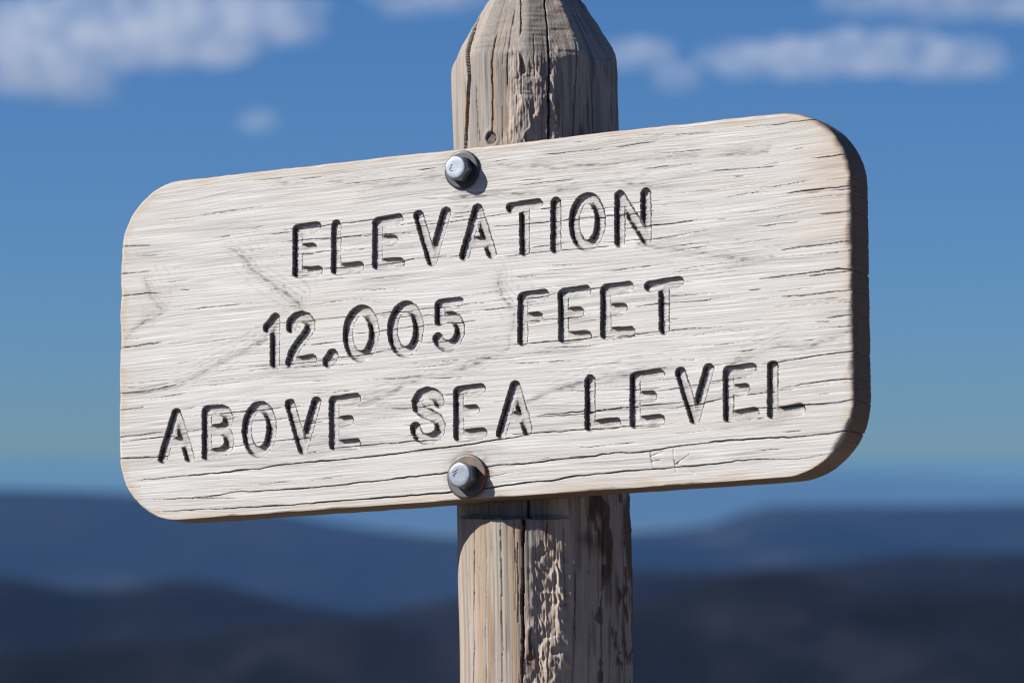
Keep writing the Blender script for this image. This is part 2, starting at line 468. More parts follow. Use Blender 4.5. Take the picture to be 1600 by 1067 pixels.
CRACKS = [
 (0.75,3,[(-338.1,-110.6),(-300.4,-110.2),(-247.7,-110.3),(-227.8,-108.6),(-204.2,-109.3),(-179.2,-106.5),(-144.8,-106.1),(-82.6,-105.3),(-39.7,-103.3),(-9.9,-102.4),(18.5,-99.8),(52.7,-97.3),(90.7,-96.2)]),
 (0.7,3,[(-329.4,-127.8),(-288.2,-129.7),(-247.6,-128.9),(-227.7,-127.4),(-204.1,-127.8),(-144.8,-127.7),(-82.6,-126.2),(-21.4,-123.7),(15.4,-121.3),(46.3,-120.7),(86.4,-119.9),(122.8,-118.3),(166.5,-118.1),(191.3,-115.6),(223.9,-114.2),(266.4,-114.7),(287.8,-115.9),(324.0,-115.3),(343.5,-112.6)]),
 (0.8,3,[(-317.5,-138.4),(-288.2,-139.6),(-247.5,-140.4),(-204.0,-140.9),(-144.7,-141.2),(-82.6,-140.7),(-33.6,-140.0),(-24.2,-140.1),(17.5,-138.4),(28.6,-137.8),(86.3,-135.6),(115.7,-133.6),(144.9,-132.8),(202.6,-132.7),(252.1,-131.5),(266.2,-131.9),(297.0,-133.4),(332.1,-130.1)]),
 (0.5,2,[(-347.5,-33.7),(-323.8,-34.6),(-306.1,-33.4),(-289.1,-31.3),(-275.5,-26.5)]),
 (0.6,3,[(-352.9,94.4),(-315.1,93.0)]),
 (0.6,3,[(-352.6,71.0),(-314.3,70.2)]),
 (0.9,4,[(-352.4,51.0),(-319.3,51.6),(-303.6,50.6)]),
 (0.9,4,[(-351.9,5.5),(-303.2,7.0)]),
 (0.6,3,[(-351.3,-48.8),(-316.4,-48.2)]),
 (0.7,3,[(-351.0,-72.3),(-323.4,-71.6),(-299.2,-70.0)]),
 (0.9,4,[(-350.8,-90.4),(-305.5,-91.7),(-287.9,-91.2)]),
 (0.7,3,[(312.0,107.3),(352.9,108.2)]),
 (0.9,4,[(286.2,81.1),(324.5,81.6),(358.0,81.8)]),
 (0.7,3,[(314.7,61.3),(357.6,62.0)]),
 (0.6,2,[(262.1,56.4),(308.1,57.7)]),
 (0.8,3,[(277.6,35.6),(317.1,36.7),(357.2,37.5)]),
 (0.9,4,[(261.5,13.6),(308.9,14.7),(334.0,15.6),(356.7,13.2)]),
 (0.7,3,[(307.1,11.7),(356.7,14.2)]),
 (0.7,3,[(280.5,-2.8),(356.5,-2.2)]),
 (0.7,3,[(321.7,-22.5),(356.1,-21.7)]),
 (0.8,3,[(260.5,-56.3),(317.3,-51.9),(355.6,-50.3)]),
 (0.7,3,[(281.1,-75.9),(322.5,-72.3),(355.2,-72.2)]),
 (0.9,4,[(248.7,-90.6),(307.2,-90.1),(331.7,-90.6),(354.9,-88.5)]),
 (0.6,2.5,[(-189.9,94.1),(-139.1,94.4),(-93.3,95.1),(-48.6,97.6)]),
 (0.6,2.5,[(-189.8,83.5),(-164.4,84.0),(-93.2,81.5),(-42.4,81.2)]),
 (0.5,2,[(-189.8,72.5),(-132.7,71.8),(-95.1,71.3)]),
 (0.6,2.5,[(-183.3,57.0),(-126.4,57.6),(-88.9,56.0),(-51.7,57.6),(-8.8,57.6)]),
 (0.6,2.5,[(-57.9,85.4),(-8.7,86.3),(51.9,88.8),(93.8,89.2)]),
 (0.6,2.5,[(-20.9,92.8),(15.7,93.2)]),
 (0.7,2.5,[(15.6,78.7),(75.8,78.0),(135.1,77.9),(181.9,78.8)]),
 (0.6,2.5,[(18.5,52.0),(57.7,53.4),(99.4,53.4),(139.6,52.5)]),
 (0.7,3,[(135.0,65.1),(164.3,66.2),(193.3,66.2),(216.4,67.2)]),
 (0.5,2,[(51.7,57.7),(99.5,59.3)]),
 (0.6,2.5,[(-215.1,13.3),(-170.4,14.1),(-88.9,14.6),(-21.1,15.5),(33.5,16.4)]),
 (0.7,2.5,[(-221.3,-20.4),(-183.0,-21.6),(-132.5,-20.0),(-82.6,-17.3),(-57.9,-14.9)]),
 (0.6,2.5,[(-120.0,-0.8),(-45.6,1.4),(15.3,0.8)]),
 (0.5,2,[(-164.0,-6.7),(-107.5,-5.6)]),
 (0.6,2.5,[(-45.6,-13.7),(-9.0,-13.4)]),
 (0.6,2.5,[(33.5,14.3),(87.3,17.8),(134.6,19.1)]),
 (0.6,2.5,[(39.4,-3.3),(87.2,-3.5),(116.7,-3.2)]),
 (0.7,3,[(33.3,-22.1),(87.0,-22.0),(134.2,-21.5)]),
 (0.6,2.5,[(146.1,0.7),(192.6,0.6),(249.9,1.0)]),
 (0.6,2.5,[(122.5,-23.7),(175.0,-21.6),(232.5,-22.0)]),
 (0.6,2.5,[(-344.4,-76.3),(-292.0,-74.3),(-253.1,-70.4)]),
 (0.6,2.5,[(-272.6,-59.1),(-208.3,-58.1),(-163.9,-56.9)]),
 (0.6,2.5,[(-253.0,-88.0),(-195.4,-86.4),(-132.4,-85.2)]),
 (0.7,3,[(-138.6,-95.6),(-82.6,-95.6),(-21.4,-95.5)]),
 (0.6,2.5,[(-82.6,-67.1),(-9.1,-66.9)]),
 (0.6,2.5,[(51.0,-83.4),(110.2,-83.4),(157.0,-79.9)]),
 (0.7,3,[(56.9,-82.3),(122.0,-81.6),(203.2,-81.1)]),
 (0.6,2.5,[(27.0,-96.1),(110.1,-96.5),(180.0,-97.2)]),
 (0.6,2.5,[(185.9,-86.1),(237.5,-79.5),(305.2,-76.7)]),
 (0.5,2,[(151.3,-70.6),(237.7,-66.5)]),
 (0.6,2.5,[(225.8,-99.3),(271.2,-98.4)]),
 (0.5,2,[(98.2,-111.5),(156.7,-110.2)]),
]
FIGURE = [
 (2.6,0.9,[(-347.5,-33.7),(-323.8,-34.6),(-306.1,-33.4),(-289.1,-31.3),(-275.5,-26.5),(-255.4,-20.0),(-234.8,-12.7),(-215.0,-5.4),(-198.4,1.5)]),
 (3.2,0.9,[(-107.4,-61.0),(-82.6,-56.3),(-56.7,-44.7),(-30.4,-40.7),(-9.7,-38.5),(15.2,-32.7),(33.3,-26.3)]),
 (7,0.6,[(33.3,-26.3),(39.4,-9.2),(43.0,3.9),(30.5,18.3),(26.3,37.4)]),
 (5,0.7,[(-241.3,85.3),(-227.0,78.5),(-205.7,57.3),(-183.3,41.6),(-167.3,32.0),(-164.1,20.7)]),
 (6,0.7,[(-322.8,64.5),(-312.7,44.0),(-302.7,33.7),(-322.4,26.9),(-338.8,14.2)]),
 (4,0.5,[(-20.8,132.5),(27.9,129.6),(88.0,121.8),(144.3,120.1),(191.6,120.5),(274.3,117.3)]),
 (4,0.6,[(-20.9,106.4),(27.8,105.0),(86.1,103.3),(135.3,104.4),(193.7,96.7)]),
 (3,0.7,[(54.0,-69.9),(78.2,-62.6),(106.9,-57.1),(133.9,-55.2),(180.5,-51.8)]),
 (5,0.7,[(237.8,-53.6),(260.6,-48.1),(279.9,-41.8),(307.9,-43.5),(343.7,-35.0)]),
 (6,0.4,[(-196.5,134.1),(-132.8,132.4),(-82.7,123.2),(-20.8,125.4)]),
 (3,0.5,[(158.3,50.9),(204.6,40.4),(250.3,31.2),(278.7,31.3)]),
 (4,0.4,[(-107.7,120.1),(-57.8,123.5),(-20.8,134.7)]),
]
BOLTS = [(-6.7, 128.9), (-2.7, -128.4)]

# ------------------------------------------------------------------ the sign: root at the foot of the post
T_BOARD = .033
n_w = BOARD.to_3x3().col[2].normalized()
up_cam = Vector((-.0157, math.cos(math.radians(7.65)), -math.sin(math.radians(7.65)))).normalized()
up_w = (CAM.to_3x3() @ up_cam).normalized()
NOTCH_E = .052                                  # post axis to the flat seat behind the board
ray = CAM.to_3x3() @ Vector(((843.5 - 800) / 7000, (533.5 - 560) / 7000, -1))
s_ax = (n_w.dot(BOARD.translation) - T_BOARD - NOTCH_E - .0005) / n_w.dot(ray)
AX = ray * s_ax
back = CAM.to_3x3() @ Vector((0, 0, 1))
fr = (back - up_w * back.dot(up_w)).normalized()          # post front, towards the viewer
xr = fr.cross(up_w) * -1
POST = Matrix((( *xr, 0), (*(-fr), 0), (*up_w, 0), (0, 0, 0, 1))).transposed()
POST.translation = AX
TH_N = math.atan2(n_w.dot(xr), n_w.dot(fr))
foot = AX + up_w * ((GROUND_Z - AX.z) / up_w.z)
root = bpy.data.objects.new('trail_sign', None)
C.objects.link(root)
root.location = foot
tag(root, 'weathered wooden elevation sign, silvery carved board bolted to a round post', 'sign')
INV = Matrix.Translation(foot).inverted()
wood = board_material()
pwood = post_material()

# --- board: a finely cut face with routed letters, checks and raised grain (millimetres)
W, H, R = 694.8, 295.0, 63.0
NX, NY = 961, 881
HW, HH = W / 2, H / 2
yv = HH * np.sin(np.linspace(-1, 1, NY) * 1.30) / math.sin(1.30)
yv = .35 * yv + .65 * np.linspace(-HH, HH, NY)
ex = np.maximum(np.abs(yv) - (HH - R), 0)
half_w = HW - (R - np.sqrt(np.maximum(R * R - ex * ex, 0)))
u = np.linspace(-1, 1, NX)
X = u[None, :] * half_w[:, None]
Y = np.repeat(yv[:, None], NX, 1)
X = X.astype(np.float32); Y = Y.astype(np.float32)


def flow(x, y):
    return 5.0 * vn(x / 170 + 20, y / 70 + 20, 1) + 1.5 * vn(x / 55 + 20, y / 26 + 20, 2)


Yf = Y + flow(X, Y)
# distance to outline
qx = np.maximum(np.abs(X) - (HW - R), 0); qy = np.maximum(np.abs(Y) - (HH - R), 0)
inner = np.minimum(HW - np.abs(X), HH - np.abs(Y))
d_edge = np.where((qx > 0) & (qy > 0), R - np.hypot(qx, qy), inner)

grain = (.035 * vn(X / 90 + 9, Yf / 2.3 + 9, 5) + .06 * vn(X / 60 + 9, Yf / 1.2 + 9, 6) + .075 * vn(X / 26 + 9, Yf / .75 + 9, 7)
         + .08 * vn(X / 260 + 9, Yf / 8.5 + 9, 8) - .12 * sstep(.45, .9, vn(X / 120 + 9, Yf / .9 + 9, 9)))
Z = grain.astype(np.float32)

# routed letters
GR, GD = 4.6, 3.5
ragged = (.45 * vn(X / 22 + 3, Yf / .9 + 3, 11) + .35 * vn(X / 9 + 3, Yf / 2.2 + 3, 12)).astype(np.float32)
letter_id = np.zeros(X.shape, np.int16)
sdf_all = np.full(X.shape, 99, np.float32)
for i, (nm, strokes) in enumerate(LETTERS):
    pts = []
    for st in strokes:
        if st[0] == 'ell':
            a = np.linspace(0, 2 * np.pi, 33)
            pts.append([(st[1] + st[3] * math.cos(t), st[2] + st[4] * math.sin(t)) for t in a])
        else:
            pts.append(st)
    allp = np.array([p for st in pts for p in st])
    x0, y0 = allp.min(0) - 9; x1, y1 = allp.max(0) + 9
    rows = slice(*np.searchsorted(yv, [y0, y1]))
    cols = slice(max(0, int((x0 / HW + 1) / 2 * NX) - 6), int((x1 / HW + 1) / 2 * NX) + 8)
    sx, sy = X[rows, cols], Y[rows, cols]
    d = np.full(sx.shape, 99, np.float32)
    for st in pts:
        for a, b in zip(st[:-1], st[1:]):
            d = np.minimum(d, seg_dist(sx, sy, a, b))
    rr = GR + (1.0 if nm == 'comma' else 0)
    d = d - rr + ragged[rows, cols] * .8
    sub = sdf_all[rows, cols]
    near = d < sub
    sub[near] = d[near]
    ids = letter_id[rows, cols]
    ids[near & (d < .55)] = i + 1
wall = sstep(.55, -.95, sdf_all)                                     # steep shoulders
bowl = np.clip(-sdf_all / GR, 0, 1)
depth = GD * (.80 * wall + .20 * np.sqrt(bowl))
chatter = .10 * vn(X / 1.6, Y / 1.6, 13) + .16 * vn(X / 9 + 5, Yf / .9 + 5, 14)
Z = np.where(sdf_all < .35, Z * (1 - .55 * wall) - depth + chatter * wall, Z)
lift = np.exp(-((sdf_all - .9) / 1.0) ** 2) * (.05 * vn(X / 8, Yf / 1.0, 15))
Z = Z + lift

# checks along the grain
crack = np.zeros(X.shape, np.float32)


def cut(px, py, w, dep, taper0=True, taper1=True, seed=0):
    px = np.array(px); py = np.array(py)
    r0, r1 = np.searchsorted(yv, [py.min() - 4, py.max() + 4])
    sx, sy = X[r0:r1], Y[r0:r1]
    yc = np.interp(sx, px, py) + .35 * vn(sx / 6 + seed, sx * 0 + seed * 3.7, 17) + .5 * vn(sx / 21 + seed, sx * 0 + 3, 18)
    s = (sx - px[0]) / max(px[-1] - px[0], 1e-3)
    inside = (s > 0) & (s < 1)
    tp = np.ones_like(sx)
    if taper0: tp = tp * np.clip(s / .25, 0, 1) ** .6
    if taper1: tp = tp * np.clip((1 - s) / .25, 0, 1) ** .6
    ww = w * tp * (.88 + .3 * vn(sx / 14 + seed, sx * 0 + 7, 19))
    dd = np.abs(sy - yc)
    c = dep * np.clip(1 - (dd / np.maximum(ww, .05)) ** 2, 0, 1) * np.clip(ww / .3, 0, 1) * inside
    crack[r0:r1] = np.maximum(crack[r0:r1], c)


for k, (w, dep, pts) in enumerate(CRACKS):
    cut([p[0] for p in pts], [p[1] for p in pts], w * (.85 if k < 3 else .55), dep, pts[0][0] > -HW + 8, pts[-1][0] < HW - 8, k * 1.7 + 1)
rs = np.random.RandomState(21)
for k in range(330):
    y0 = rs.uniform(-HH + 6, HH - 4)
    x0 = rs.uniform(-HW, HW - 20)
    ln = rs.choice([rs.uniform(10, 30), rs.uniform(25, 75), rs.uniform(50, 120)], p=[.30, .45, .25])
    if (y0 < -75 and rs.rand() < .8) or (y0 > 95 and x0 < 60 and rs.rand() < .5):
        continue
    xs_ = np.linspace(x0, min(x0 + ln, HW), 12)
    ys_ = y0 - (flow(xs_, np.full(12, y0)) - flow(np.array([x0]), np.array([y0]))[0]) + (xs_ - x0) * rs.uniform(-.015, .015)
    cut(xs_, ys_, rs.uniform(.18, .32), rs.uniform(.7, 2.0), True, xs_[-1] < HW - 2, k * .91)
Z = Z - crack
# scratched initials
scr_id = np.zeros(X.shape, np.int16)
for i, (nm, strokes) in enumerate(SCRATCHES):
    for st in strokes:
        for a, b in zip(st[:-1], st[1:]):
            r0, r1 = np.searchsorted(yv, [min(a[1], b[1]) - 3, max(a[1], b[1]) + 3])
            dd = seg_dist(X[r0:r1], Y[r0:r1], a, b)
            Z[r0:r1] -= .8 * np.clip(1 - (dd / .75) ** 2, 0, 1) * (.7 + .5 * vn(X[r0:r1] / 5, Y[r0:r1] / 5, 20))
            sub = scr_id[r0:r1]; sub[dd < .8] = i + 1

# worn arris
wear = (2.6 - 1.5 * sstep(-HH + 30, -HH + 5, Y) + 2.2 * sstep(HW - 70, HW - 8, X) + 2.5 * np.clip(vn(Y / 9 + 4, Y * 0 + 2, 51), 0, 1) * sstep(HW - 60, HW - 10, X)) + 1.6 * vn(X / 26 + 2, Y / 17 + 2, 21) + .8 * vn(X / 7 + 2, Y / 5 + 2, 22)
rr = np.maximum(wear, .8)
e = np.clip(rr - d_edge, 0, None)
Z = Z - (rr - np.sqrt(np.maximum(rr * rr - e * e, 0)))

# face colour: grey figure lines, unbleached tan rims, and painted groove shade
fig = np.zeros(X.shape, np.float32)
bands = []
for (w, s, pts) in FIGURE:
    bands.append((min(w, 3.2) * .75, min(1, s * 1.3), pts))
    if w > 4:
        bands.append((w, s * .5, pts))
    for off, k_ in ((-3.2, .55), (3.4, .70), (7.5, .45), (13, .38), (20, .28), (-9, .30)):
        bands.append((min(w, 3) * .42, s * k_, [(p[0] + off * .8, p[1] + off) for p in pts]))
for (w, s, pts) in bands:
    p = np.array(pts)
    r0, r1 = np.searchsorted(yv, [p[:, 1].min() - 4 * w, p[:, 1].max() + 4 * w])
    sx, sy = X[r0:r1], Y[r0:r1]
    jx = 2.5 * vn(sx / 9, sy / 4, 23); jy = 1.3 * vn(sx / 13, sy / 3, 24)
    d = np.full(sx.shape, 99.0)
    for a, b in zip(pts[:-1], pts[1:]):
        d = np.minimum(d, seg_dist(sx + jx, sy + jy, a, b))
    f = s * 1.1 * np.exp(-(d / (w * .78)) ** 2) * (.40 + .75 * sstep(-.15, .45, vn(sx / 6, Yf[r0:r1] / .75, 25))) * np.clip(.8 + .6 * vn(sx / 22, sy / 15, 22), .2, 1)
    fig[r0:r1] = np.maximum(fig[r0:r1], f)
fig = np.maximum(fig, .34 * sstep(.25, .8, vn(X / 85 + 4, Yf / 7 + 4, 26)) * np.clip(.55 + .8 * vn(X / 25, Yf / .9, 27), 0, 1))
fig = np.maximum(fig, .24 * sstep(.5, .85, vn(X / 95 + 14, Yf / .95 + 4, 28)))
fig = np.clip(fig, 0, .9)
Z = Z - fig * .10 - np.clip(fig, 0, .5) * .30 * np.abs(vn(X / 2.2, Y / 1.0, 63))
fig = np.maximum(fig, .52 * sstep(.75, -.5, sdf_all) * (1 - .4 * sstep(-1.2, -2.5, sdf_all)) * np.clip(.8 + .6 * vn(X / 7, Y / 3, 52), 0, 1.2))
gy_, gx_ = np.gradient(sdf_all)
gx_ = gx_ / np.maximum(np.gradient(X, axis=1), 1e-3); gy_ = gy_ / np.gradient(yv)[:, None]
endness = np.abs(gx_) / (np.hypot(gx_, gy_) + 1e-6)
groove_shade = (sstep(.42, .85, endness) * sstep(-2.7, -1.7, sdf_all + .5 * vn(X / 5, Yf / 1.2, 32)) * sstep(-.25, -.7, sdf_all) * np.clip(.93 + .5 * vn(X / 10 + 7, Y / 10 + 7, 50), .45, 1)).astype(np.float32)  # groove shade put into the colour along upright walls and floor corners
tan = .42 * sstep(9, 1, d_edge + 5 * vn(X / 20, Y / 9, 29)) + .35 * sstep(HW - 75, HW - 8, X + 14 * vn(X / 40, Yf / 8, 30)) * sstep(-40, 120, Y)
tan = tan + .13 * sstep(70, 5, d_edge + 18 * vn(X / 60, Y / 22, 21))
tan = np.clip(tan + .09 * sstep(-.1, .7, vn(X / 130 + 8, Yf / 24 + 8, 31)), 0, .8)
attr = np.stack([fig, tan, groove_shade], -1)

stain = np.zeros(X.shape, np.float32)
for k, (bx, by) in enumerate(BOLTS):
    rr_ = (16.2, 18.4)[k]
    dx_, dy_ = X - bx, Y - by
    ring = np.exp(-(np.maximum(np.hypot(dx_, dy_) - rr_, 0) / (2.2 + 2.2 * k)) ** 2) * np.clip(.5 + .7 * vn(X / 5 + k, Yf / 1.5, 49), 0, 1)
    bias = (.5 + .5 * np.cos(np.arctan2(dy_, dx_) - .7))
    stain = np.maximum(stain, ring * ((.25 + .2 * bias) if k == 0 else (.2 + .75 * bias)))
    run = np.exp(-(np.abs(dx_ - 3 - .8 * vn(Y / 7, Y * 0, 48)) / 5) ** 2) * sstep(0, -8, dy_) * np.exp(np.minimum(dy_, 0) / 26) * (.22, .30)[k]
    stain = np.maximum(stain, run * np.clip(.7 + .5 * vn(X / 3, Y / 9, 47), 0, 1))
front = np.stack([X, Y, Z], -1).reshape(-1, 3)
faces = grid_faces(NY, NX)[:, ::-1]
fid = np.zeros((NY - 1, NX - 1), np.int16)
for src, off in ((letter_id, 0), (scr_id, 100)):
    q = np.maximum(np.maximum(src[:-1, :-1], src[1:, :-1]), np.maximum(src[:-1, 1:], src[1:, 1:]))
    fid = np.where(q > 0, q + off, fid)
fid = fid.ravel()

# rim: from the outline of the face round to the back
idx = np.arange(NX * NY).reshape(NY, NX)
loop = np.concatenate([idx[0, :], idx[1:, -1], idx[-1, -2::-1], idx[-2:0:-1, 0]])
lp = front[loop]
cx = np.clip(lp[:, 0], -(HW - R), HW - R); cyy = np.clip(lp[:, 1], -(HH - R), HH - R)
nv = np.stack([lp[:, 0] - cx, lp[:, 1] - cyy], -1); nv /= np.linalg.norm(nv, axis=1, keepdims=True) + 1e-9
cl = crack.ravel()[loop]
per = np.cumsum(np.hypot(*(np.roll(lp[:, :2], -1, 0) - lp[:, :2]).T))
nl = len(loop)
depths = np.concatenate([np.linspace(.4, 30, 20), [31.5, 32.4, 33.0]])
rings = []
tb = T_BOARD * 1000
for dz in depths:
    zz = lp[:, 2] * (1 - dz / tb) - dz
    out = -np.minimum(cl, 1.3) + .22 * vn(lp[:, 1] / 1.1 + 3, dz / 9 + per * 0 + 5, 33) * np.abs(nv[:, 0]) + .2 * vn(per / 30 + 3, dz / 1.6 + per * 0, 34) * np.abs(nv[:, 1]) + .25 * vn(per / 14, dz / 8 + per * 0, 35)
    out = out - max(0, dz - 30) * .55
    rings.append(np.stack([lp[:, 0] + nv[:, 0] * out, lp[:, 1] + nv[:, 1] * out, zz], -1))
rim = np.concatenate(rings)
nf = len(front)
rid = np.vstack([loop[None, :], nf + np.arange(len(depths) * nl).reshape(len(depths), nl)])
a_, b_ = rid[:-1], rid[1:]
rimq = np.stack([a_, b_, np.roll(b_, -1, 1), np.roll(a_, -1, 1)], -1).reshape(-1, 4)
verts = np.concatenate([front, rim]) / 1000
sattr = np.concatenate([np.repeat(stain.reshape(-1, 1), 3, 1), np.zeros((len(rim), 3), np.float32)])
rattr = np.tile(np.array([[.0, .25, 0]]), (len(rim), 1))
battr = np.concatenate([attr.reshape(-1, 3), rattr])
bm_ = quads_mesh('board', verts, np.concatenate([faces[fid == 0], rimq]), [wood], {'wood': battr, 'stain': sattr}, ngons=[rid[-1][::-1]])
board = link('board', bm_, root, INV @ BOARD)


def patch(name, sel, label):
    f = faces[sel]
    uq, inv = np.unique(f, return_inverse=True)
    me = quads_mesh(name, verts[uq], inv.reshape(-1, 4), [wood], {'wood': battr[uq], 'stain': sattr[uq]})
    o = link(name, me, board)
    o['label'] = label
    return o


WORDS = ['ELEVATION in the top line'] * 9 + ['12,005 in the middle line'] * 6 + ['FEET in the middle line'] * 4 + ['ABOVE in the bottom line'] * 5 + ['SEA in the bottom line'] * 3 + ['LEVEL in the bottom line'] * 5
for i, (nm, st) in enumerate(LETTERS):
    kind = 'carved_comma' if nm == 'comma' else ('carved_digit' if nm.isdigit() else 'carved_letter')
    what = 'carved comma' if nm == 'comma' else ('carved digit ' if nm.isdigit() else 'carved capital ') + nm
    patch(kind, fid == i + 1, what + ' of ' + WORDS[i])
for i, (nm, st) in enumerate(SCRATCHES):
    patch('scratched_letter', fid == 101 + i, 'thinly scratched initial ' + nm)

# --- bolts and washers
import bmesh
galv = [metal_material('galvanised_steel', (.25, .27, .30), .14, .36), metal_material('rusting_steel', (.22, .235, .265), .22, .38)]
wash = [metal_material('washer_steel', (.06, .062, .068), .12, .42), metal_material('rusted_washer_steel', (.095, .088, .082), .5, .45)]


def lathe(profile, n, square=None):
    """profile (r, z) revolved; square(angle, r, z) may reshape the radius"""
    v = []
    for (r, z) in profile:
        for k in range(n):
            a = 2 * math.pi * k / n
            q = square(a, r, z) if square else r
            v.append((q * math.cos(a), q * math.sin(a), z))
    f = grid_faces(len(profile), n, True)[:, ::-1]
    return np.array(v) / 1000, f


def bolt(pos, rw, tw, af, hh, k, spin):
    mw = Matrix.Translation((pos[0] / 1000, pos[1] / 1000, .0)) @ Matrix.Rotation(spin, 4, 'Z')
    b = bpy.data.objects.new('bolt', None)
    C.objects.link(b); b.parent = root; b.matrix_local = INV @ BOARD @ mw
    wv, wf = lathe([(4, -.6), (rw - .2, -.6), (rw, .1), (rw, tw - .7), (rw - .7, tw), (rw - 2, tw + .05), (6, tw - .05), (4, tw)], 64,
                   lambda a, r, z: r * (1 + .006 * math.sin(3 * a + k)))
    wm = quads_mesh('washer', wv, wf, [wash[k]])
    link('washer', wm, b)

    def hexed(a, r, z):
        s = math.pi / 3
        lim = (af / 2) / math.cos((a + s / 2) % s - s / 2)
        return min(r, lim)
    rc = af / 2 / math.cos(math.pi / 6)
    z0 = tw
    prof = [(3, z0 - .4), (rc, z0 - .2), (rc, z0 + hh - 3.2), (rc - .5, z0 + hh - 2.1), (af / 2 + .25, z0 + hh - 1.0), (af / 2 - .35, z0 + hh - .45), (af / 2 - 1.0, z0 + hh - .12), (af / 2 - 2, z0 + hh), (5, z0 + hh - .08), (1.5, z0 + hh - .12)]
    hv, hf = lathe(prof, 96, hexed)
    hm = quads_mesh('head', hv, hf, [galv[k]], ngons=[np.arange(len(hv) - 96, len(hv))])
    link('head', hm, b)
    # raised maker's strokes on the head
    marks = bmesh.new()
    for j, (x, y, w_, h_, rot_) in enumerate([(-4.6, 1.6, 3.0, .8, .5), (-4.2, -.6, 2.6, .8, -.35), (-2.6, 3.6, 2.2, .8, .35)] if k == 0 else [(-3.4, 4.2, 5.0, .8, .28), (-4.4, 2.0, 4.2, .8, .28), (-5.2, .2, 2.2, .8, .2)]):
        m = Matrix.Translation((x / 1000, y / 1000, (z0 + hh + .1) / 1000)) @ Matrix.Rotation(rot_ - spin * 0, 4, 'Z') @ Matrix.Diagonal((w_ / 1000, h_ / 1000, .5 / 1000, 1))
        bmesh.ops.create_cube(marks, size=1, matrix=m)
    bmesh.ops.bevel(marks, geom=marks.edges[:], offset=.00018, segments=2, affect='EDGES')
    mm_ = bpy.data.meshes.new('stamped_mark'); marks.to_mesh(mm_); marks.free()
    mm_.materials.append(galv[k])
    link('stamped_mark', mm_, b)
    return b


bolt(BOLTS[0], 16.2, 2.4, 19.5, 10.8, 0, .35)['label'] = 'bright bolt near the top edge of the board'
bolt(BOLTS[1], 18.4, 2.8, 20.5, 11.8, 1, .15)['label'] = 'bolt with a rust-stained washer near the bottom edge'

# --- post (millimetres, z along its axis, angle 0 towards the viewer)
zt = np.concatenate([np.linspace(352, -318, 830), np.linspace(-330, -2200, 46)])
th = np.concatenate([np.linspace(-1.92, 1.92, 500), np.linspace(1.92, 2 * np.pi - 1.92, 46)[1:-1]])
TH, ZP = np.meshgrid(th, zt)
S = np.sin(TH); CO = np.cos(TH)
r0 = 71.3 - ZP * .0042
# whole-log unevenness
rp = r0 + 1.3 * vn(S * 1.6 + 5, ZP / 130 + 9, 36) + .7 * vn(S * 5 + CO * 3 + 9, ZP / 60 + 9, 37)
# axe-cut point: flat facets
fac = [(-1.5, 247, .50), (-.95, 252, .46), (-.35, 243, .43), (.25, 238, .42), (.9, 240, .46), (1.55, 252, .52), (2.2, 246, .48), (2.9, 250, .46), (3.6, 244, .47), (4.2, 250, .47)]
cone = np.full(TH.shape, 400.0)
for (a, z0, sl) in fac:
    c = np.cos(TH - a)
    hk = 71.5 - np.maximum(ZP - z0, -60) * sl - .0012 * np.maximum(ZP - z0, 0) ** 2
    cone = np.where(c > .3, -.9 * np.logaddexp(-cone / .9, -(hk / np.maximum(c, .3)) / .9), cone)
adze = .5 * vn(S * 6 + 9, ZP / 5 + 9, 38) + .35 * vn(S * 3 + 9, ZP / 2 + 9, 39)
on_cone = cone < rp
kk = 1.1
rp = np.maximum(-kk * np.logaddexp(-np.maximum(cone, 6) / kk, -rp / kk), 5) + np.where(on_cone, adze, 0)
cone_m = sstep(2.0, -1.0, cone - r0)

# picture column/row of the visible side -> angle and height on the log
def ang_of(x, y):
    xc = 835.5 + (y - 100) * .0152
    rad_ = 131.5 + (y - 200) * .0064
    if y < 105: rad_ = rad_ - (105 - y) * .46
    return math.asin(max(-1, min(1, (x - xc) / rad_)))


def zz_of(y):
    return (544 - y) * .5395


arc = TH * 71


def split(pts, w, dep, seed):
    """a drying check running down the log"""
    a = np.array([ang_of(*p) for p in pts]); z = np.array([zz_of(p[1]) for p in pts])
    o = np.argsort(z); a, z = a[o], z[o]
    ac = np.interp(ZP, z, a) * 71 + .5 * vn(ZP / 7 + seed, ZP * 0 + seed, 40) + .5 * vn(ZP / 25 + seed, ZP * 0 + 3, 41)
    ins = sstep(z[0] - 1, z[0] + 12, ZP) * sstep(z[-1] + 1, z[-1] - 12, ZP)
    ww = np.maximum(w * (.85 + .3 * vn(ZP / 18 + seed, ZP * 0 + 8, 42)), .25)
    return dep * ins * np.clip(1.9 - 1.9 * (np.abs(arc - ac) / ww) ** 2, 0, 1)


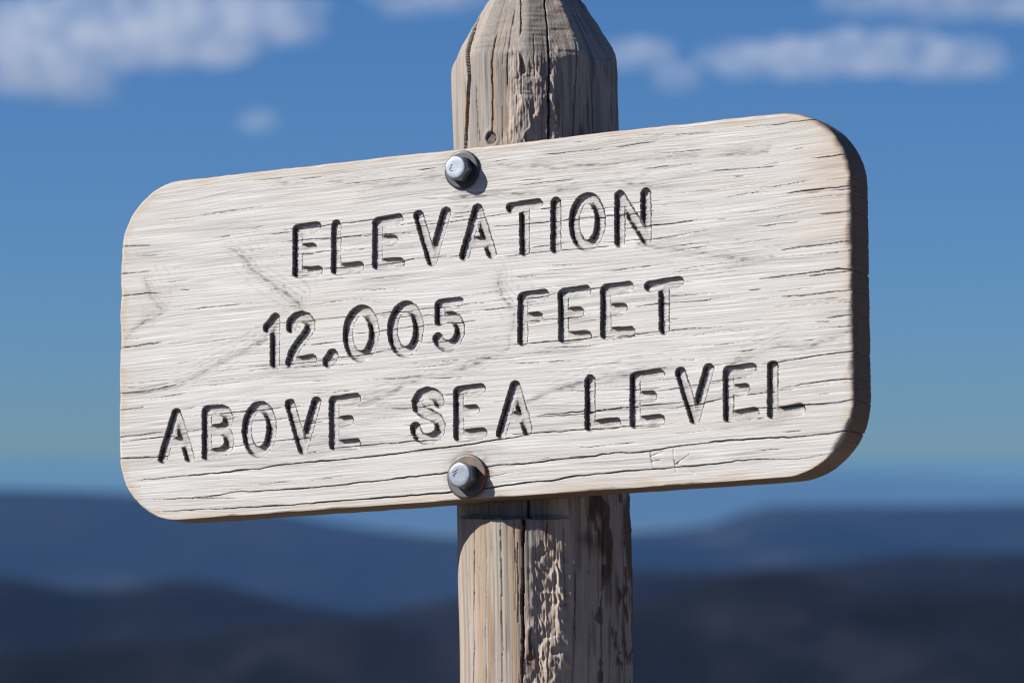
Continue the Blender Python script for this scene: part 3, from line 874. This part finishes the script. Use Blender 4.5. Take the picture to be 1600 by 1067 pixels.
cuts = np.zeros(TH.shape)
for k, (pts, w, dep) in enumerate([
    ([(764, -90), (761, 0), (750, 40), (739, 85), (734, 115), (730, 150), (727, 190), (723, 240), (720, 320)], 3.5, 26),
    ([(812, -60), (815, 0), (814, 58)], .8, 4), ([(783, 40), (775, 75), (770, 100), (769, 150), (768, 210)], .7, 4),
    ([(850, -90), (850, 0), (854, 60), (856, 150), (857, 300)], 1.2, 7), ([(802, 70), (803, 95)], .6, 2),
    ([(816, 700), (815.5, 805), (815, 900), (814, 1000), (813, 1090)], 1.6, 18),
    ([(739, 760), (739, 830), (738, 950), (737, 1090)], .8, 3), ([(937, 800), (937, 900), (938, 1090)], .9, 4),
    ([(896, 880), (896, 1000)], .7, 3), ([(852, 800), (852, 850)], .6, 2.5), ([(925, 120), (926, 300)], .7, 3), ([(893, 60), (893, 230)], .7, 2.5),
    ([(781, 800), (782, 1090)], .5, 1.2), ([(758, 840), (757, 1090)], .45, 1.0), ([(745, 120), (744, 240)], .5, 1.2)]):
    cuts = np.maximum(cuts, split(pts, w, dep, k * 2.3 + 1))
for k in range(90):
    a0 = rs.uniform(-1.5, 1.5); z0 = rs.uniform(-320, 240); ln = rs.uniform(12, 80)
    s = (ZP - z0) / ln
    ac = a0 * 71 + .5 * vn(ZP / 9 + k, ZP * 0 + k, 43)
    w = rs.uniform(.35, .55)
    cuts = np.maximum(cuts, rs.uniform(.6, 1.6) * ((s > 0) & (s < 1)) * np.clip(1 - (np.abs(arc - ac) / w) ** 2, 0, 1))
# knot hole
ka, kz = ang_of(766, 214) * 71, zz_of(214)
dk = np.hypot((arc - ka) / 1.0, ZP - kz)
cuts = np.maximum(cuts, (2.0 + .8 * vn(arc / 2, ZP / 2, 62)) * sstep(6.2, 4.6, dk))
rp = rp + .7 * np.exp(-((dk - 7) / 2.2) ** 2)


def zone(x0, x1, y0, y1, sx=8, sz=18):
    a0, a1 = ang_of(x0, (y0 + y1) / 2) * 71, ang_of(x1, (y0 + y1) / 2) * 71
    z1, z0 = zz_of(y0), zz_of(y1)
    jx = 5 * vn(arc / 9 + 3, ZP / 16 + 3, 44) + 5 * vn(arc / 30 + 3, ZP / 40 + 3, 43); jz = 12 * vn(arc / 12 + 8, ZP / 14 + 8, 45)
    return sstep(a0 - sx, a0 + sx, arc + jx) * sstep(a1 + sx, a1 - sx, arc + jx) * sstep(z0 - sz, z0 + sz, ZP + jz) * sstep(z1 + sz, z1 - sz, ZP + jz)


# beetle-worked, lumpy surface
worm = np.maximum(zone(792, 872, 92, 260), zone(824, 882, 840, 1100, 6))
wx = arc / 8 + ZP / 34 + .9 * vn(arc / 8 + 3, ZP / 11 + 3, 46); wz = ZP / 22 + .8 * vn(arc / 9 + 9, ZP / 9 + 3, 47)
rel = vn(wx + 30, wz + 30, 48); rel2 = vn(wx * 2.3 + 30, wz * 2.1 + 30, 49)
rp = rp + worm * np.where(ZP < 0, 1.5, 1.15) * (.6 * rel + .4 * sstep(-.05, .25, rel) + .3 * sstep(.0, .22, rel2) + .35 * rel2 + rel * .35 + .32 * vn(arc / 3 + 2, ZP / 5 + 2, 44) + .2 * vn(arc / 1.6 + 2, ZP / 3.2 + 2, 43) + .32 * vn(arc / .9, ZP / 10, 45) - .5)
lump = zone(870, 990, 80, 1100, 8, 30)
rp = rp + lump * (.45 * vn(arc / 6 + 8, ZP / 16 + 8, 50) + .25 * vn(arc / 2.5 + 8, ZP / 6 + 8, 51))
# left-over inner bark
flakes = sstep(.38, .48, vn(arc / 6 + 17, ZP / 17 + 17, 12) + .35 * vn(arc / 2 + 5, ZP / 5 + 5, 13)) * sstep(.42, .62, S) * sstep(40, -40, ZP)
bark = np.clip(.9 * flakes + zone(930, 948, 785, 900, 3, 10) + zone(908, 950, 770, 800, 4, 5) + zone(974, 986, 775, 905, 3, 8) + zone(958, 974, 918, 934, 2, 3) + zone(826, 838, 965, 1035, 2, 8)
               + .8 * zone(905, 925, 830, 860, 3, 8) + .8 * zone(985, 995, 940, 1010, 3, 6), 0, 1)
rp = rp + bark * (1.3 + .6 * vn(arc / 4, ZP / 7, 52))
vgrain = .16 * vn(arc / 1.0 + 4, ZP / 60 + 4, 53) + .22 * vn(arc / 2.4 + 4, ZP / 110 + 4, 54) + .3 * vn(arc / 7 + 4, ZP / 200 + 4, 55)
rp = rp + vgrain * (1 - cone_m) * np.where(ZP > 0, .6, .9)
# seat cut for the board, with the saw kerf at its lower end
zb = zz_of(796) - .134 * (rp * np.cos(TH) - 52)
seat = (NOTCH_E * 1000) / np.maximum(np.cos(TH - TH_N), .2)
in_seat = (ZP > zb) & (ZP < 150)
kerf = (ZP > zb - 3.4) & (ZP <= zb + .1)
rp = np.where(in_seat, np.minimum(rp, seat), rp)
rp = np.where(kerf, np.minimum(rp, seat - 3.0 / np.maximum(np.cos(TH - TH_N), .2)), rp)
rp = np.maximum(rp - cuts, 6)

# colours of the log's wood, with fill light painted on its right side
def lerp(a, b, f):
    return a + (b - a) * f[..., None]


def col(*c):
    return np.array(c, float)[None, None, :]


base = lerp(col(.50, .415, .325), col(.42, .375, .33), sstep(-.5, .5, vn(arc / 9 + 5, ZP / 190 + 5, 56)))
base = lerp(base, col(.47, .315, .185), .85 * sstep(.08, .5, vn(arc / 6.5 + 21, ZP / 260 + 5, 57)))
base = lerp(base, col(.30, .20, .12), .5 * sstep(.35, .7, vn(arc / 2.6 + 5, ZP / 150 + 5, 58)))
streak_zone = .9 * sstep(3.5, 1.5, np.abs(arc - ang_of(763, 950) * 71 + 1.5 * vn(ZP / 60, ZP * 0, 60))) * sstep(zz_of(860), zz_of(960), ZP)
base = lerp(base, col(.43, .265, .14), streak_zone)
fill_worm = np.maximum(sstep(0, .30, S), worm * .9)  # shaded right side painted paler as if bounce-lit; worm strips share the tone
base = lerp(base, col(.72, .555, .425), fill_worm * (.75 + .25 * vn(arc / 12, ZP / 45, 59)))
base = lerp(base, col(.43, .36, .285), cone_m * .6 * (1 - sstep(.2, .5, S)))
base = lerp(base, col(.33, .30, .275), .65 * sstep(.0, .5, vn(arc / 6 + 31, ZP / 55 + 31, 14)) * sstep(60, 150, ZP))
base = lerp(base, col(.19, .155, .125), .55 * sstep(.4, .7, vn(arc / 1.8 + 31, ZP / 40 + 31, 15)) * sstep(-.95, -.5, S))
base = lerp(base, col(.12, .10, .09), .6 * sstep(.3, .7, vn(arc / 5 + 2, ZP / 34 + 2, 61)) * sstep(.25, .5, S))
base = lerp(base, col(.16, .072, .040), bark * .9)
base = lerp(base, col(.13, .085, .055), sstep(1.5, 4.0, cuts))          # bare heartwood inside the splits, darkened to stand in for their shade
base = lerp(base, col(.10, .085, .07), .8 * sstep(6.0, 4.5, dk))
pv = np.stack([rp * S, -rp * CO, ZP], -1).reshape(-1, 3) / 1000
nt = len(th)
pq = grid_faces(len(zt), nt, True)
grey_all = base.mean(-1, keepdims=True)
base = (base * .78 + grey_all * .22) * np.array([.58, .572, .565])
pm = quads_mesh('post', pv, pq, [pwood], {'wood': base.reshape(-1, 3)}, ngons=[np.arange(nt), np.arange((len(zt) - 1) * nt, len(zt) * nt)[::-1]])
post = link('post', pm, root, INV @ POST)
